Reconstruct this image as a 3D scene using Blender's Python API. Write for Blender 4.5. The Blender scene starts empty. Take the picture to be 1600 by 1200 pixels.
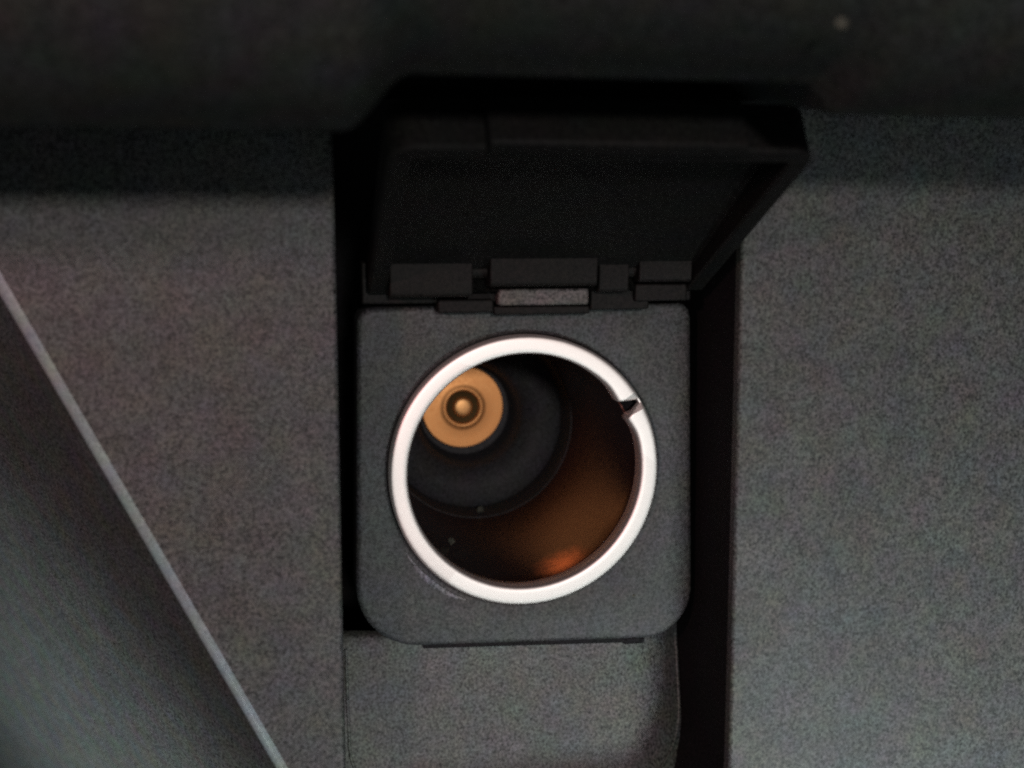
import bpy, bmesh, math, random
from mathutils import Vector, Matrix
random.seed(4)
MM = 0.001
sc = bpy.context.scene
C = sc.collection

# ------------------------------------------------------------------ camera
cam_d = bpy.data.cameras.new("camera")
cam = bpy.data.objects.new("camera", cam_d); C.objects.link(cam)
cam.location = (-22.34 * MM, -110 * MM, 23.13 * MM)
PSI, TH = math.radians(10.8604), math.radians(7.5509)
fw = Vector((math.sin(PSI) * math.cos(TH), math.cos(PSI) * math.cos(TH), -math.sin(TH)))
ri = Vector((math.cos(PSI), -math.sin(PSI), 0)); up = ri.cross(fw)
cam.rotation_euler = Matrix((ri, up, -fw)).transposed().to_euler()
cam_d.sensor_width = 36; cam_d.lens = 1886 / 1600 * 36
cam_d.clip_start = 0.005; cam_d.clip_end = 20
cam_d.dof.use_dof = True; cam_d.dof.focus_distance = 0.118; cam_d.dof.aperture_fstop = 30
sc.camera = cam

# ------------------------------------------------------------------ light
w = bpy.data.worlds.new("World"); sc.world = w; w.use_nodes = True
bg = w.node_tree.nodes["Background"]
bg.inputs[0].default_value = (0.92, 1.0, 1.02, 1); bg.inputs[1].default_value = 0.10

def lamp(name, loc, target, power, size, col, spread=180):
    d = bpy.data.lights.new(name, 'AREA'); d.shape = 'DISK'; d.size = size * MM
    d.energy = power; d.color = col; d.spread = math.radians(spread)
    o = bpy.data.objects.new(name, d); C.objects.link(o)
    o.location = Vector(loc) * MM
    o.rotation_euler = (Vector(target) * MM - o.location).to_track_quat('-Z', 'Y').to_euler()
    return o
lamp("cabin_light", (-16, -345, 66), (0, 0, 0), 0.43, 22, (1.0, 0.91, 0.87))
lamp("low_right_fill", (60, -170, -115), (48, 0, -66), 0.060, 45, (0.88, 1.0, 0.99), 60)  # added fill from an unseen low source, brightens the lower panels
lamp("low_left_fill", (-104, -72, -94), (-64, 18, -72), 0.058, 22, (0.92, 1.0, 1.0), 66)  # unseen fill, added for the diagonal ridge and the side face
lamp("warm_fill", (-170, -220, 78), (-46, 0, 10), 0.018, 24, (1.0, 0.50, 0.50), 50)  # added warm fill that reddens the upper left, source unseen

sc.view_settings.view_transform = 'Standard'; sc.view_settings.look = 'None'
sc.view_settings.exposure = 0; sc.view_settings.gamma = 1
sc.cycles.use_denoising = False
sc.cycles.max_bounces = 10; sc.cycles.glossy_bounces = 8
sc.cycles.filter_width = 2.2
sc.cycles.sample_clamp_indirect = 0.35; sc.cycles.sample_clamp_direct = 3.5
sc.cycles.caustics_reflective = False

# ------------------------------------------------------------------ materials
def nodes_of(name):
    m = bpy.data.materials.new(name); m.use_nodes = True
    nt = m.node_tree; b = nt.nodes["Principled BSDF"]
    return m, nt, b

def noise(nt, vec, scale, detail=2, rough=0.5):
    n = nt.nodes.new("ShaderNodeTexNoise"); n.inputs["Scale"].default_value = scale
    n.inputs["Detail"].default_value = detail; n.inputs["Roughness"].default_value = rough
    nt.links.new(vec, n.inputs["Vector"]); return n

def mapr(nt, src, a, b, c, d):
    r = nt.nodes.new("ShaderNodeMapRange"); r.inputs[1].default_value = a; r.inputs[2].default_value = b
    r.clamp = False; r.inputs[3].default_value = c; r.inputs[4].default_value = d
    nt.links.new(src, r.inputs[0]); return r.outputs[0]

def plastic(name, col, rough=0.6, grain=0.85, bump=0.3, tint=0.10, spec=0.4):
    """moulded plastic: spark-eroded grain (fine relief + speckle) and faint cloudy tint"""
    m, nt, b = nodes_of(name)
    tc = nt.nodes.new("ShaderNodeTexCoord")
    mp = nt.nodes.new("ShaderNodeMapping"); mp.inputs["Scale"].default_value = (1000, 1000, 1000); mp.inputs["Location"].default_value = (0.37, 0.413, 0.29)
    nt.links.new(tc.outputs["Object"], mp.inputs["Vector"])
    v = mp.outputs["Vector"]
    fine = noise(nt, v, 3.9, 1.5, 0.6)
    tone = noise(nt, v, 0.11, 3, 0.55)
    hue = noise(nt, v, 0.30, 3, 0.55)
    g = mapr(nt, fine.outputs["Fac"], 0.28, 0.72, max(0.02, 1 - grain), 1 + grain)
    t = mapr(nt, tone.outputs["Fac"], 0.3, 0.7, 1 - tint, 1 + tint)
    mu = nt.nodes.new("ShaderNodeMath"); mu.operation = 'MULTIPLY'
    nt.links.new(g, mu.inputs[0]); nt.links.new(t, mu.inputs[1])
    hs = nt.nodes.new("ShaderNodeMixRGB"); hs.blend_type = 'MIX'
    hs.inputs[1].default_value = (col[0], col[1], col[2], 1)
    nt.links.new(hue.outputs["Color"], hs.inputs[2])
    # coloured cloudiness: multiply the base by a very weak colour noise
    mc = nt.nodes.new("ShaderNodeMixRGB"); mc.blend_type = 'MULTIPLY'; mc.inputs[0].default_value = 1
    mc.inputs[1].default_value = (col[0], col[1], col[2], 1)
    off = nt.nodes.new("ShaderNodeMixRGB"); off.blend_type = 'MIX'; off.inputs[0].default_value = 0.3
    off.inputs[1].default_value = (1, 1, 1, 1)
    sc2 = nt.nodes.new("ShaderNodeMixRGB"); sc2.blend_type = 'MULTIPLY'; sc2.inputs[0].default_value = 1
    sc2.inputs[2].default_value = (2, 2, 2, 1)
    nt.links.new(hue.outputs["Color"], sc2.inputs[1]); nt.links.new(sc2.outputs[0], off.inputs[2])
    nt.links.new(off.outputs[0], mc.inputs[2])
    nt.nodes.remove(hs)
    fin = nt.nodes.new("ShaderNodeMixRGB"); fin.blend_type = 'MULTIPLY'; fin.inputs[0].default_value = 1
    nt.links.new(mc.outputs[0], fin.inputs[1]); nt.links.new(mu.outputs[0], fin.inputs[2])
    nt.links.new(fin.outputs[0], b.inputs["Base Color"])
    b.inputs["Roughness"].default_value = rough
    b.inputs["Specular IOR Level"].default_value = spec
    bp = nt.nodes.new("ShaderNodeBump"); bp.inputs["Strength"].default_value = bump
    bp.inputs["Distance"].default_value = 0.00004
    nt.links.new(fine.outputs["Fac"], bp.inputs["Height"]); nt.links.new(bp.outputs[0], b.inputs["Normal"])
    return m

def metal(name, col, rough, var=0.12, rv=0.1, scale=2.5, bump=0.0):
    m, nt, b = nodes_of(name)
    tc = nt.nodes.new("ShaderNodeTexCoord")
    mp = nt.nodes.new("ShaderNodeMapping"); mp.inputs["Scale"].default_value = (1000, 1000, 1000); mp.inputs["Location"].default_value = (0.37, 0.413, 0.29)
    nt.links.new(tc.outputs["Object"], mp.inputs["Vector"])
    n = noise(nt, mp.outputs["Vector"], scale, 4, 0.65)
    f = mapr(nt, n.outputs["Fac"], 0.3, 0.7, 1 - var, 1 + var)
    mc = nt.nodes.new("ShaderNodeMixRGB"); mc.blend_type = 'MULTIPLY'; mc.inputs[0].default_value = 1
    mc.inputs[1].default_value = (*col, 1); nt.links.new(f, mc.inputs[2])
    nt.links.new(mc.outputs[0], b.inputs["Base Color"])
    nt.links.new(mapr(nt, n.outputs["Fac"], 0.3, 0.7, rough - rv, rough + rv), b.inputs["Roughness"])
    b.inputs["Metallic"].default_value = 1
    if bump:
        bp = nt.nodes.new("ShaderNodeBump"); bp.inputs["Strength"].default_value = bump
        bp.inputs["Distance"].default_value = 0.00005
        nt.links.new(n.outputs["Fac"], bp.inputs["Height"]); nt.links.new(bp.outputs[0], b.inputs["Normal"])
    return m

def painted_reflection(m, at, rad, col):
    """reflection of the copper contact, painted into the base colour of the barrel"""
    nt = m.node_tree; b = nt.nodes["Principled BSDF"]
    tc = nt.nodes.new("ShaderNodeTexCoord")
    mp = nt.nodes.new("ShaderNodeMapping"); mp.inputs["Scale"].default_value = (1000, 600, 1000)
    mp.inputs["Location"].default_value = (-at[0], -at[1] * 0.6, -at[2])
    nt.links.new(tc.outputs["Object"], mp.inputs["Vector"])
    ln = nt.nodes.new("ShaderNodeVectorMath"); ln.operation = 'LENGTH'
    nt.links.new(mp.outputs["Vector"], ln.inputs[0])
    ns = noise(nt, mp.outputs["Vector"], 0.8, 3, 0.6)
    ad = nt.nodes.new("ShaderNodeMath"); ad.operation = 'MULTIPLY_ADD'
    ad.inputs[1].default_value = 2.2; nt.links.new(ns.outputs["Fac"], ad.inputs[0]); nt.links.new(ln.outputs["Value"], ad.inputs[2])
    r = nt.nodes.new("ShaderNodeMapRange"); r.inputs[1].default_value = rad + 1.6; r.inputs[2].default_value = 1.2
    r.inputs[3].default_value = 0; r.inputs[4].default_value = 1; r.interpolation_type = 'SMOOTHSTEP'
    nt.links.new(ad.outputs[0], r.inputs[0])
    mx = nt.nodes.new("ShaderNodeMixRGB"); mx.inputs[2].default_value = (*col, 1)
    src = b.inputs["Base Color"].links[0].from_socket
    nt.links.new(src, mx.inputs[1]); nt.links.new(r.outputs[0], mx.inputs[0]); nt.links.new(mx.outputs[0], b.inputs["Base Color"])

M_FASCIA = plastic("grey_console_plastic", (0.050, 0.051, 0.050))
M_BACK = plastic("recess_back_plastic", (0.060, 0.062, 0.061))
M_SIDE = plastic("side_console_plastic", (0.041, 0.045, 0.044), rough=0.9, spec=0.04)
M_RIDGE = plastic("ridge_highlight_plastic", (0.20, 0.25, 0.255), rough=0.30, spec=0.9, grain=0.25)  # paler than the panel: the ridge's highlight is put into the colour
M_PLATE = plastic("faceplate_plastic", (0.031, 0.032, 0.033))
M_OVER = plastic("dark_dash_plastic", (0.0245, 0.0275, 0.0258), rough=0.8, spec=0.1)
M_LID = plastic("black_lid_plastic", (0.0055, 0.0055, 0.0052), rough=0.65, spec=0.15)
M_HINGE = plastic("black_hinge_plastic", (0.0048, 0.0040, 0.0036), rough=0.65, spec=0.18)
M_BLACK = plastic("black_plastic_and_shade", (0.007, 0.0065, 0.0075), rough=0.8, spec=0.15)  # also blackens the recess walls and plate underside in place of shade
M_INSUL = plastic("black_insulator", (0.020, 0.020, 0.023), rough=0.65)
M_RIM = metal("nickel_rim", (0.93, 0.875, 0.845), 0.55, 0.04, 0.02, 3.0)
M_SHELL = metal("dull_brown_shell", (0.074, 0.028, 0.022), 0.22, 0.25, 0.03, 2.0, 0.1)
painted_reflection(M_SHELL, (4.4, 3.2, -10.3), 2.9, (0.95, 0.31, 0.13))  # warm glint of the contact on the barrel, put into the colour
M_SHELL.node_tree.nodes["Principled BSDF"].inputs["Metallic"].default_value = 0.75
M_COPPER = metal("copper_contact", (0.93, 0.48, 0.19), 0.6, 0.12, 0.08, 3.0, 0.15)
M_RECESS = metal("dark_brown_recess", (0.055, 0.036, 0.016), 0.6, 0.2, 0.08, 3.0)  # dark olive-brown base
M_BRASS = metal("brass_rivet", (0.86, 0.48, 0.20), 0.52, 0.08, 0.06, 3.0)
M_TAB = plastic("grey_spring_tab", (0.062, 0.056, 0.055), rough=0.6)
M_DUST = plastic("pale_dust", (0.09, 0.083, 0.07), rough=0.9)
M_EDGE_GLINT = plastic("edge_glint_grey", (0.105, 0.112, 0.118), rough=0.7)  # pale tone stands for light caught on the plate's edge

# ------------------------------------------------------------------ helpers
def obj(name, bm, mat, parent=None, smooth=True, bevel=0, seg=3, angle=40):
    bmesh.ops.remove_doubles(bm, verts=bm.verts, dist=1e-7)
    bmesh.ops.recalc_face_normals(bm, faces=bm.faces)
    me = bpy.data.meshes.new(name); bm.to_mesh(me); bm.free()
    me.materials.append(mat)
    if smooth:
        for p in me.polygons: p.use_smooth = True
        me.set_sharp_from_angle(angle=math.radians(angle))
    o = bpy.data.objects.new(name, me); C.objects.link(o)
    if parent: o.parent = parent
    if bevel:
        b = o.modifiers.new("bevel", 'BEVEL'); b.width = bevel * MM; b.segments = seg
        b.limit_method = 'ANGLE'; b.angle_limit = math.radians(35)
        b.harden_normals = False
    return o

def tag(o, label, cat, group=None, kind=None):
    o['label'] = label; o['category'] = cat
    if group: o['group'] = group
    if kind: o['kind'] = kind

def V(bm, p): return bm.verts.new((p[0] * MM, p[1] * MM, p[2] * MM))

def add_box(bm, x0, x1, y0, y1, z0, z1, fn=lambda p: p):
    vs = [V(bm, fn((x, y, z))) for x in (x0, x1) for y in (y0, y1) for z in (z0, z1)]
    for f in ((0, 1, 3, 2), (4, 6, 7, 5), (0, 4, 5, 1), (2, 3, 7, 6), (0, 2, 6, 4), (1, 5, 7, 3)):
        bm.faces.new([vs[i] for i in f])

def strip(bm, rows, close_rows=False, close_cols=False):
    vv = [[V(bm, p) for p in r] for r in rows]
    nr, nc = len(vv), len(vv[0])
    for i in range(nr if close_rows else nr - 1):
        for j in range(nc if close_cols else nc - 1):
            a, b, c, d = vv[i][j], vv[i][(j + 1) % nc], vv[(i + 1) % nr][(j + 1) % nc], vv[(i + 1) % nr][j]
            if len({a, b, c, d}) == 4: bm.faces.new((a, b, c, d))
    return vv

def lathe(bm, prof, n=96, cx=0, cz=0):
    """prof: list of (r, y); r = 0 ends get a cap vertex"""
    rows = []
    for k in range(n):
        a = 2 * math.pi * k / n
        rows.append([(cx + r * math.cos(a), y, cz + r * math.sin(a)) for r, y in prof])
    return strip(bm, rows, close_rows=True)

def prism_x(bm, prof, x0, x1, fn=lambda p: p):
    """closed (y,z) profile extruded along x with caps"""
    a = [V(bm, fn((x0, y, z))) for y, z in prof]; b = [V(bm, fn((x1, y, z))) for y, z in prof]
    n = len(prof)
    for i in range(n): bm.faces.new((a[i], a[(i + 1) % n], b[(i + 1) % n], b[i]))
    bm.faces.new(a); bm.faces.new(b[::-1])

# ------------------------------------------------------------------ dashboard panel with its recess
XL, XR, ZB, RB = -17.75, 17.6, -34.0, 7.0          # recess mouth
ZT = 40.0; YF = -9.0
def recess(ins):
    """U-shaped outline of the recess mouth, inset by ins, from the top left round to the top right"""
    pts = []
    l, r, b, R = XL + ins, XR + ins * -1, ZB + ins, max(RB - ins, 0.3)
    for k in range(13): pts.append((l, ZT + (b + R - ZT) * k / 12))
    for k in range(1, 9):
        a = math.pi + (math.pi / 2) * k / 8
        pts.append((l + R + R * math.cos(a), b + R + R * math.sin(a)))
    for k in range(1, 13): pts.append((l + R + (r - l - 2 * R) * k / 12, b))
    for k in range(1, 9):
        a = -math.pi / 2 + (math.pi / 2) * k / 8
        pts.append((r - R + R * math.cos(a), b + R + R * math.sin(a)))
    for k in range(1, 13): pts.append((r, b + R + (ZT - b - R) * k / 12))
    return pts
# diagonal left border of the front face: through (-43.9, 19.4) and (-22.7, -23.5)
def diag_x(z): return -43.9 + (19.39 - z) * (21.21 / 42.9)
P0 = recess(0)
rows = []
outer = []
n0 = len(P0)
for i, (x, z) in enumerate(P0):
    if i <= 12: outer.append((diag_x(z), z))
    elif i <= 20:
        t = (i - 12) / 8; zz = (ZB + RB) * (1 - t) + (-60) * t
        outer.append((diag_x(zz), zz))
    elif i <= 32:
        t = (i - 20) / 12; outer.append((diag_x(-60) + (95 - diag_x(-60)) * t, -60))
    elif i <= 40:
        t = (i - 32) / 8; outer.append((95, -60 + (ZB + RB + 60) * t))
    else: outer.append((95, z))
def mixrow(t): return [(a[0] * (1 - t) + b[0] * t, YF, a[1] * (1 - t) + b[1] * t) for a, b in zip(outer, P0)]
for t in (0, 0.35, 0.7): rows.append(mixrow(t))
rr = 0.4
for k in range(6):
    a = (math.pi / 2) * k / 5
    rows.append([(x, YF + rr * (1 - math.cos(a)), z) for x, z in recess(-rr + rr * math.sin(a))])
rows.append([(x, YF + 2.0, z) for x, z in recess(0)])
bm = bmesh.new(); strip(bm, rows)
# rounded ridge along the diagonal border, rolling over to the side
dv = Vector((21.21, -42.9)).normalized(); nv = Vector((dv.y, -dv.x))          # nv points left/down, away from the face
if nv.x > 0: nv = -nv
def ridge_pt(z, off, y): return (diag_x(z) + nv.x * off, y, z + nv.y * off)
zs = [60 - 190 * k / 40 for k in range(41)]
RR = 1.1; END = math.radians(70)
rrows = [[ridge_pt(z, RR * math.sin(END * k / 10), YF + RR * (1 - math.cos(END * k / 10))) for z in zs] for k in range(11)]
panel = obj("dashboard", bm, M_FASCIA)
tag(panel, "grey grained dashboard panel with the tall socket recess and a bright diagonal edge", "dashboard panel")

bm = bmesh.new(); strip(bm, rrows)
obj("edge_ridge", bm, M_RIDGE, panel)

# side face of the console, turning away to the left behind the ridge
bm = bmesh.new()
o1, y1 = RR * math.sin(END) - 0.02, YF + RR * (1 - math.cos(END)) + 0.25
sa = math.radians(60)
rows = []
for s in (0, 4, 10, 20, 40, 70, 140):
    rows.append([ridge_pt(z, o1 + s * math.cos(sa), y1 + s * math.sin(sa)) for z in zs])
strip(bm, rows)
obj("side_panel", bm, M_SIDE, panel)

# lower back of the recess, below the faceplate
bm = bmesh.new()
rows = []
nx = 24
for zz, yy in ((-16.5, 4.6), (-16.5, 3.3), (-16.75, 3.0), (-17.8, 2.85), (-19, 2.7), (-21, 2.2), (-24, 1.5), (-28, 0.7), (-30.5, 0.0), (-32.5, -1.6), (-33.6, -4.0), (-33.9, -8.2)):
    row = []
    for k in range(nx + 1):
        t = k / nx; x = -17.6 + 35.1 * t
        e = max(0, (x - 10.5) / 7.0); eL = max(0, (-12.5 - x) / 5.0) * max(0, (zz + 22) / 6)
        row.append((x, yy + 3.6 * e * e + 1.2 * eL, zz))
    rows.append(row)
strip(bm, rows)
obj("back_panel", bm, M_BACK, panel, angle=60)

# thin bead where the back of the recess turns into its walls
def back_y(x, z):
    t = [(-16.75, 3.0), (-17.8, 2.85), (-19, 2.7), (-21, 2.2), (-24, 1.5), (-28, 0.7), (-30.5, 0.0), (-32.5, -1.6)]
    y = t[-1][1]
    for (za, ya), (zc, yc) in zip(t, t[1:]):
        if za >= z >= zc: y = ya + (yc - ya) * (za - z) / (za - zc); break
    e = max(0, (x - 10.5) / 7.0)
    return y + 3.6 * e * e
path = [(-16.95, -17.5), (-16.95, -22), (-16.9, -25.5)]
path += [(-11.9 - 5.0 * math.cos(a), -26.5 - 5.0 * math.sin(a)) for a in [math.pi / 2 * k / 8 for k in range(9)]]
path += [(0, -31.5), (12.0, -31.5)]
path += [(12.2 + 5.0 * math.sin(a), -26.5 - 5.0 * math.cos(a)) for a in [math.pi / 2 * k / 8 for k in range(9)]]
path += [(17.2, -24), (17.2, -19)]
bm = bmesh.new(); rows = []
for k, (x, z) in enumerate(path):
    a, b = path[max(0, k - 1)], path[min(len(path) - 1, k + 1)]
    d = Vector((b[0] - a[0], b[1] - a[1])).normalized(); nn = Vector((-d.y, d.x)); y = back_y(x, z)
    rows.append([(x + nn.x * 0.16 * math.cos(q), y - 0.16 * math.sin(q), z + nn.y * 0.16 * math.cos(q)) for q in [2 * math.pi * i / 8 for i in range(8)]])
strip(bm, rows, close_cols=True)
obj("recess_bead", bm, M_BACK, panel, angle=80)

# black layer added to keep the recess walls in shade, with the closed back
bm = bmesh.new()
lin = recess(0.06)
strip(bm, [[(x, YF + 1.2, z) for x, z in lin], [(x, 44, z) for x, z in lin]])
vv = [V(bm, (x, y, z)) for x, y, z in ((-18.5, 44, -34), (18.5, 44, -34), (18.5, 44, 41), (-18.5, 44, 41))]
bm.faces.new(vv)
obj("recess_shade_liner", bm, M_BLACK, panel)

# ------------------------------------------------------------------ overhang above
def smooth(a, b, x):
    t = min(1, max(0, (x - a) / (b - a))); return t * t * (3 - 2 * t)
def zb(x): return 28.44 + 3.3 * smooth(-18.6, -14.6, x) - 1.9 * smooth(9.6, 11.9, x)
xs = [-75, -60, -45, -30, -22] + [-18.8 + 0.3 * k for k in range(16)] + [-8, 0, 6] + [9.2 + 0.25 * k for k in range(14)] + [25, 40, 60, 95]
under = [(12, 3.6), (-8, 3.5), (-18, 3.0), (-27, 2.0), (-34, 0.8), (-38.6, 0)]
for k in range(1, 4):
    a = math.radians(9 * k); under.append((-38.6 - 1.3 * math.sin(a), 1.3 * (1 - math.cos(a))))
front = [(-41.6, 0.75), (-44.5, 1.9), (-47.2, 3.8), (-49.0, 6.2), (-50.0, 9.5), (-50.4, 15), (-50.4, 24), (-50.4, 34)]
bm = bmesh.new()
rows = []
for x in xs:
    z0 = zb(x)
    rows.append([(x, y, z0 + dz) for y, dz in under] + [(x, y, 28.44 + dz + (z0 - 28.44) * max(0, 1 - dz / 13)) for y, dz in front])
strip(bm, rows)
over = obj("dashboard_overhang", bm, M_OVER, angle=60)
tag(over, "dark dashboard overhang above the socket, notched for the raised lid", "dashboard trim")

# ------------------------------------------------------------------ the socket
sock = bpy.data.objects.new("power_socket", None); C.objects.link(sock)
sock.empty_display_size = 0.01
tag(sock, "round car power socket with a bright notched metal rim and raised black lid", "power socket")

# faceplate: rounded plate with a round hole
def plate_outline(n=160, ins=0.0):
    # corners in order: bottom left, bottom right, top right, top left
    cs = [(-16.15, -16.45, 6.0), (17.0, -17.55, 4.8), (16.2, 15.75, 1.4), (-15.55, 15.6, 1.5)]
    pts = []
    for i, (x, z, r) in enumerate(cs):
        p = Vector((x, z)); a = Vector(cs[i - 1][:2]) - p; b = Vector(cs[(i + 1) % 4][:2]) - p
        a.normalize(); b.normalize()
        bis = (a + b).normalized()
        r2 = max(0.2, r - ins)
        half = a.angle(b) / 2
        cen = p + bis * (r / math.sin(half))
        s = cen - a * 0; 
        a0 = math.atan2(*(reversed((p + a * (r / math.tan(half)) - cen).to_tuple())))
        a1 = math.atan2(*(reversed((p + b * (r / math.tan(half)) - cen).to_tuple())))
        d = (a1 - a0 + math.pi) % (2 * math.pi) - math.pi
        for k in range(11):
            t = a0 + d * k / 10
            pts.append(Vector((cen.x + (r - ins) * math.cos(t), cen.y + (r - ins) * math.sin(t))))
    # resample by polar angle
    out = []
    m = len(pts)
    for k in range(n):
        th = 2 * math.pi * k / n
        dr = Vector((math.cos(th), math.sin(th)))
        best = None
        for i in range(m):
            p, q = pts[i], pts[(i + 1) % m]
            e = q - p
            den = dr.x * e.y - dr.y * e.x
            if abs(den) < 1e-9: continue
            t = (p.x * e.y - p.y * e.x) / den; s = (p.x * dr.y - p.y * dr.x) / den
            if t > 0 and -1e-6 <= s <= 1 + 1e-6: best = t if best is None else max(best, t)
        out.append((dr * best).to_tuple())
    return out
N = 192
HR = 12.99
bm = bmesh.new()
circ = lambda r: [(r * math.cos(2 * math.pi * k / N), r * math.sin(2 * math.pi * k / N)) for k in range(N)]
rows = [[(x, 4, z) for x, z in circ(HR)], [(x, 0.45, z) for x, z in circ(HR)], [(x, 0.12, z) for x, z in circ(HR + 0.1)], [(x, 0, z) for x, z in circ(HR + 0.35)]]
o_in = plate_outline(N, 0.55)
rows.append([(x * .5 + cx * .5, 0, z * .5 + cz * .5) for (x, z), (cx, cz) in zip(o_in, circ(HR + 0.35))])
for k in range(6):
    a = math.pi / 2 * k / 5
    o_ = plate_outline(N, 0.55 - 0.55 * math.sin(a))
    rows.append([(x, 0.55 * (1 - math.cos(a)), z) for x, z in o_])
rows.append([(x, 5, z) for x, z in plate_outline(N, 0)])
strip(bm, rows, close_cols=True)
obj("faceplate", bm, M_PLATE, sock, angle=50)

# dark strip standing in for the plate's lower shadow line; little clip at right
bm = bmesh.new()
def lip(p): return (p[0], p[1], p[2] - 0.0374 * (p[0] + 9.6))  # slopes the shadow strip along the plate
add_box(bm, -9.8, 11.6, 0.35, 2.4, -17.02, -16.2, lip)
obj("plate_shadow_strip", bm, M_BLACK, sock, bevel=0.12)
bm = bmesh.new(); add_box(bm, 10.0, 12.2, 0.28, 2.5, -17.95, -17.25)
obj("clip", bm, M_BLACK, sock, bevel=0.2)
# raised plate edge below the rim, lower left; its caught light is painted pale
bm = bmesh.new()
rows = []
for k in range(25):
    t = k / 24; a = math.radians(213 + 33 * t); wd = 0.55 * math.sin(math.pi * t) ** 0.7 * (0.8 + 0.4 * t)
    rows.append([(r * math.cos(a), y, r * math.sin(a)) for r, y in ((13.5, 0.05), (13.52, -0.10), (13.55 + wd * 0.6, -0.12), (13.56 + wd, 0.05))])
strip(bm, rows)
obj("edge_glint", bm, M_EDGE_GLINT, sock)

# notched rim: one swept lip
NA = math.radians(30.3)
def r_in(a):
    sd = (a - NA + math.pi) % (2 * math.pi) - math.pi
    d = abs(sd); g = math.radians(1.1); e = math.radians(4.6 if sd > 0 else 3.2)
    if d < g: return 12.66
    bul = (0.30 if sd < 0 else 0.24) * math.exp(-((d - g - e) / math.radians(6)) ** 2)
    base = 11.18 - bul
    if d < g + e:
        t = (d - g) / e; return 12.66 - (12.66 - base) * t ** 0.75
    return base
bm = bmesh.new()
angs = [2 * math.pi * k / 300 for k in range(300)]
angs += [NA + math.radians(s * (1.0 + 0.12 * k)) for k in range(50) for s in (-1, 1)]
angs = sorted(set(round(a, 6) for a in angs))
rows = []
for a in angs:
    ro, rin = 12.9, r_in(a); wd = ro - rin; h = 0.95 * min(1, 0.35 + wd / 1.7 * 0.65)
    pr_ = [(ro, 0.8), (ro, -h * .55)]
    for t in (0.06, 0.16, 0.3, 0.5, 0.68, 0.82, 0.92, 0.98):
        u = 2 * t - 1
        pr_.append((ro - wd * t, -h * (0.62 + 0.38 * math.sqrt(max(0, 1 - abs(u) ** 6)))))
    pr_ += [(rin, -h * .25), (rin, 1.1 if wd > 1.65 else 0.2), (rin + 0.2 * min(1, wd), 1.25 if wd > 1.65 else 0.35)]
    rows.append([(r * math.cos(a), y, r * math.sin(a)) for r, y in pr_])
strip(bm, rows, close_rows=True, close_cols=True)
obj("rim", bm, M_RIM, sock, angle=70)

# shell: the dull metal barrel
bm = bmesh.new()
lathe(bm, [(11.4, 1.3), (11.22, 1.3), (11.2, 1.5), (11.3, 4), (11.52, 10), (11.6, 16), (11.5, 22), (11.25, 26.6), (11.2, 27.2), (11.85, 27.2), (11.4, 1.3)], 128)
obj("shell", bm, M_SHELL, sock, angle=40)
# black collar between shell and plate (seen through the notch)
bm = bmesh.new()
lathe(bm, [(11.45, 2.1), (13.15, 2.1), (13.15, 5), (11.8, 5), (11.45, 2.1)], 96)
obj("collar", bm, M_BLACK, sock)
# insulator cup
bm = bmesh.new()
lathe(bm, [(11.7, 27.3), (11.13, 27.3), (11.1, 27.5), (10.8, 31.4), (10.3, 32.0), (8.6, 32.6), (6.9, 33.6), (6.3, 34.4), (5.9, 37.6), (5.6, 38.4), (2.6, 38.4), (0.001, 38.4)], 128)
obj("insulator", bm, M_INSUL, sock, angle=35)
# base contact: dished copper washer with rivet
bm = bmesh.new()
lathe(bm, [(5.1, 38.0), (5.08, 36.9), (5.0, 36.76), (4.2, 36.72), (3.0, 36.7), (2.65, 36.62), (2.45, 36.45), (2.25, 36.4), (2.1, 36.5), (2.0, 37.0), (2.0, 37.5)], 96)
con = obj("base_contact", bm, M_COPPER, sock, angle=50)
bm = bmesh.new()
lathe(bm, [(2.05, 37.2), (1.6, 37.25), (1.0, 37.25)], 64)
obj("contact_recess", bm, M_RECESS, con)
bm = bmesh.new()
lathe(bm, [(1.2, 37.3), (1.2, 36.5), (1.1, 36.3), (0.9, 36.22), (0.5, 36.18), (0.001, 36.17)], 48)
obj("rivet", bm, M_BRASS, con, angle=60)
con.location = (-0.42 * MM, 0, 0.6 * MM)

# ---- lid: a tray raised on its hinge, leaning out towards the viewer
LA = math.radians(29.0)
HC = Vector((0.7, -3.2, 18.6))
ca, sa_ = math.cos(LA), math.sin(LA)
def L(p):
    """lid space: x across, y along the lid from the hinge, z out of its inner face"""
    x, v, n = p
    return (HC.x + x, HC.y - v * ca - n * sa_, HC.z + v * sa_ - n * ca)
LW, LL, SK, WT = 15.55, 25.6, 3.1, 1.7
bm = bmesh.new()
def lid_out(ins, v0=-0.6):
    pts = []; r = max(0.3, 2.0 - ins); x1, v1 = LW - ins, LL - ins
    pts.append((-x1, v0))
    for k in range(9):
        a = math.pi - math.pi / 2 * k / 8; pts.append((-x1 + r + r * math.cos(a), v1 - r + r * math.sin(a)))
    for k in range(9):
        a = math.pi / 2 - math.pi / 2 * k / 8; pts.append((x1 - r + r * math.cos(a), v1 - r + r * math.sin(a)))
    pts.append((x1, v0)); return pts
def skirt(v): return SK * min(1.0, 0.45 + 0.55 * max(0, v) / 9)
rows = []
oo, ii = lid_out(0), lid_out(WT)
rows.append([L((x * .0, 10, -1.3)) for x, v in oo])
rows.append([L((x * .96, v * .97, -1.3)) for x, v in oo])
rows.append([L((x, v, -0.9)) for x, v in oo])
rows.append([L((x, v, skirt(v) - 0.25)) for x, v in oo])
rows.append([L((x, v, skirt(v))) for x, v in lid_out(0.25)])
rows.append([L((x, v, skirt(v))) for x, v in lid_out(WT - 0.2)])
rows.append([L((x, v, skirt(v) - 0.2)) for x, v in ii])
rows.append([L((x, v, 0.15)) for x, v in ii])
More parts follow.
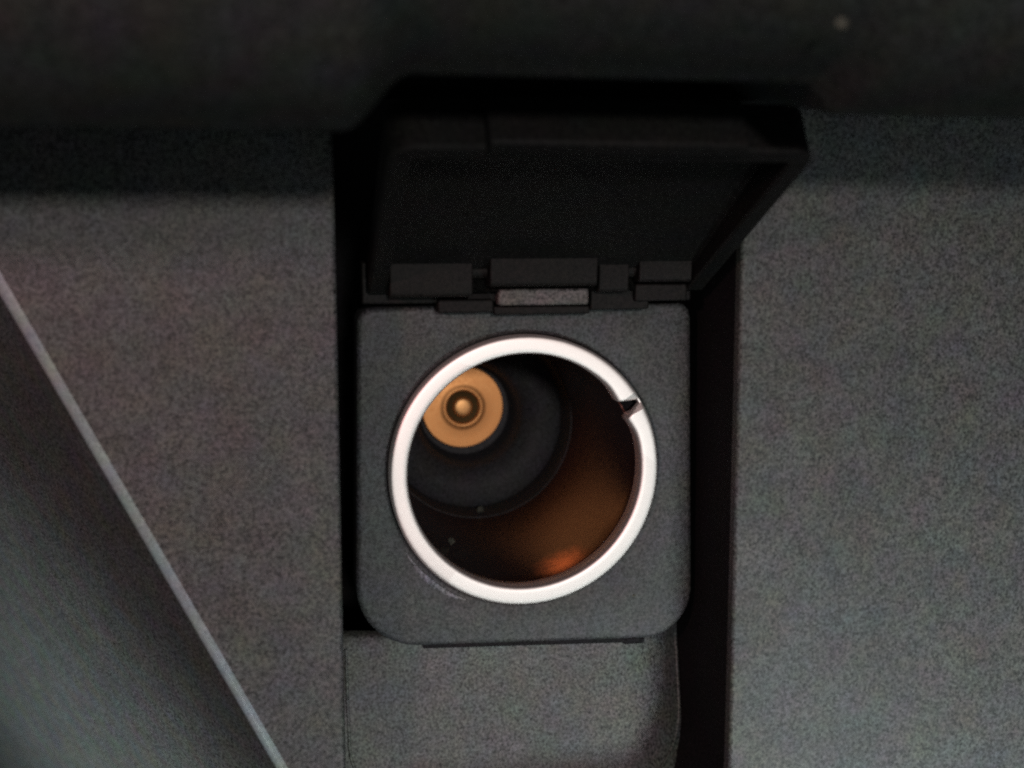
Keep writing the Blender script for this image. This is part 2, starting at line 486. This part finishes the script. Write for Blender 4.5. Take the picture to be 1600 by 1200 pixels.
rows.append([L((x, v, 0.0)) for x, v in lid_out(WT + 0.2)])
rows.append([L((0, 10, 0)) for x, v in ii])
strip(bm, rows, close_cols=True)
lid = obj("lid", bm, M_LID, sock, angle=35)
lid['label'] = "raised black lid with a raised rim around its inner face"
# finger lip on the free edge
bm = bmesh.new()
add_box(bm, -8.9, 9.9, LL - 0.5, LL + 1.1, -0.6, SK + 0.35, L)
obj("finger_lip", bm, M_LID, lid, bevel=0.35)
# catch rib across the inner face near the tip
bm = bmesh.new()
add_box(bm, -13.6, -7.0, LL - 3.0, LL - 1.9, 0.02, 2.2, L)
obj("catch_rib", bm, M_LID, lid, bevel=0.25)

# hinge: knuckles, bracket, spring tab
def knuckle(x0, x1, zt, zb_, yf, r=0.75):
    """block of the hinge with a rounded nose: top zt, bottom zb_, front yf"""
    bm = bmesh.new()
    pf = []
    for k in range(7):
        a = math.radians(90 + 80 * k / 6); pf.append((yf + r * 1.6 + r * 1.6 * math.cos(a), zt - r * 1.6 + r * 1.6 * math.sin(a)))
    for k in range(5):
        a = math.radians(180 + 75 * k / 4); pf.append((yf + 0.15 + r * 0.7 + r * 0.7 * math.cos(a), zb_ + r * 0.7 + r * 0.7 * math.sin(a)))
    pf += [(-1.2, zb_), (-1.2, zt)]
    prism_x(bm, pf, x0, x1)
    return obj("hinge_knuckle", bm, M_HINGE, lid, bevel=0.14, angle=35)
knuckle(-13.0, -5.7, 20.7, 16.75, -5.2)
knuckle(-4.3, 5.4, 21.6, 17.65, -6.0)
knuckle(5.8, 8.6, 20.4, 17.0, -4.9)
knuckle(9.4, 14.4, 20.9, 17.9, -5.4)
bm = bmesh.new()
prism_x(bm, [(-3.6 + 0.7 * math.cos(k * math.pi / 8), 19.0 + 0.7 * math.sin(k * math.pi / 8)) for k in range(16)], -13.6, 14.9)
obj("hinge_pin", bm, M_HINGE, lid, angle=50)
bm = bmesh.new()
add_box(bm, -15.2, 15.6, -1.6, 2.5, 16.0, 19.8)
add_box(bm, -8.5, -3.4, -2.6, 1.5, 15.2, 16.4)
add_box(bm, -3.4, 5.6, -2.4, 1.5, 14.95, 15.75)
add_box(bm, 5.6, 11.2, -2.6, 1.5, 15.3, 17.4)
add_box(bm, 9.6, 14.6, -3.4, 1.5, 16.1, 17.7)
obj("hinge_bracket", bm, M_HINGE, sock, bevel=0.2)
bm = bmesh.new()
add_box(bm, -3.15, 5.25, -3.4, -1.55, 15.85, 17.35)
tab = obj("spring_tab", bm, M_TAB, sock, bevel=0.25)
tab['label'] = "small pale grey spring tab under the middle hinge knuckle"

# ------------------------------------------------------------------ dust and crumbs
def crumb(name, c, r, mat, label, cat, flat=1.0):
    bm = bmesh.new(); bmesh.ops.create_icosphere(bm, subdivisions=2, radius=r * MM)
    for v in bm.verts:
        k = 1 + random.uniform(-0.3, 0.3); v.co *= k; v.co.y *= flat
    o = obj(name, bm, mat); o.location = Vector(c) * MM; tag(o, label, cat); return o
crumb("crumb", (0.42, 28.9, -10.6), 0.4, M_DUST, "pale crumb lying deep inside the socket barrel", "crumb")
crumb("crumb", (-5.5, 11, -9.5), 0.32, M_DUST, "small dull crumb in the socket barrel near the lower left rim", "crumb")
crumb("dust_speck", (7.1, -49.0, 33.6), 0.28, M_DUST, "pale dust speck on the overhang above the lid's right corner", "dust", 0.5)
crumb("dust_speck", (10.9, -0.02, -12.9), 0.14, M_DUST, "tiny dust speck on the faceplate below the rim at the lower right", "dust", 0.4)

# dark cabin wall far behind the console side, seen past its edge from other viewpoints
bm = bmesh.new(); add_box(bm, -520, 120, 128, 134, -320, 320)
wall = obj("cabin_wall", bm, M_OVER, smooth=False)
tag(wall, "dark cabin wall behind the console side", "wall", kind="structure")
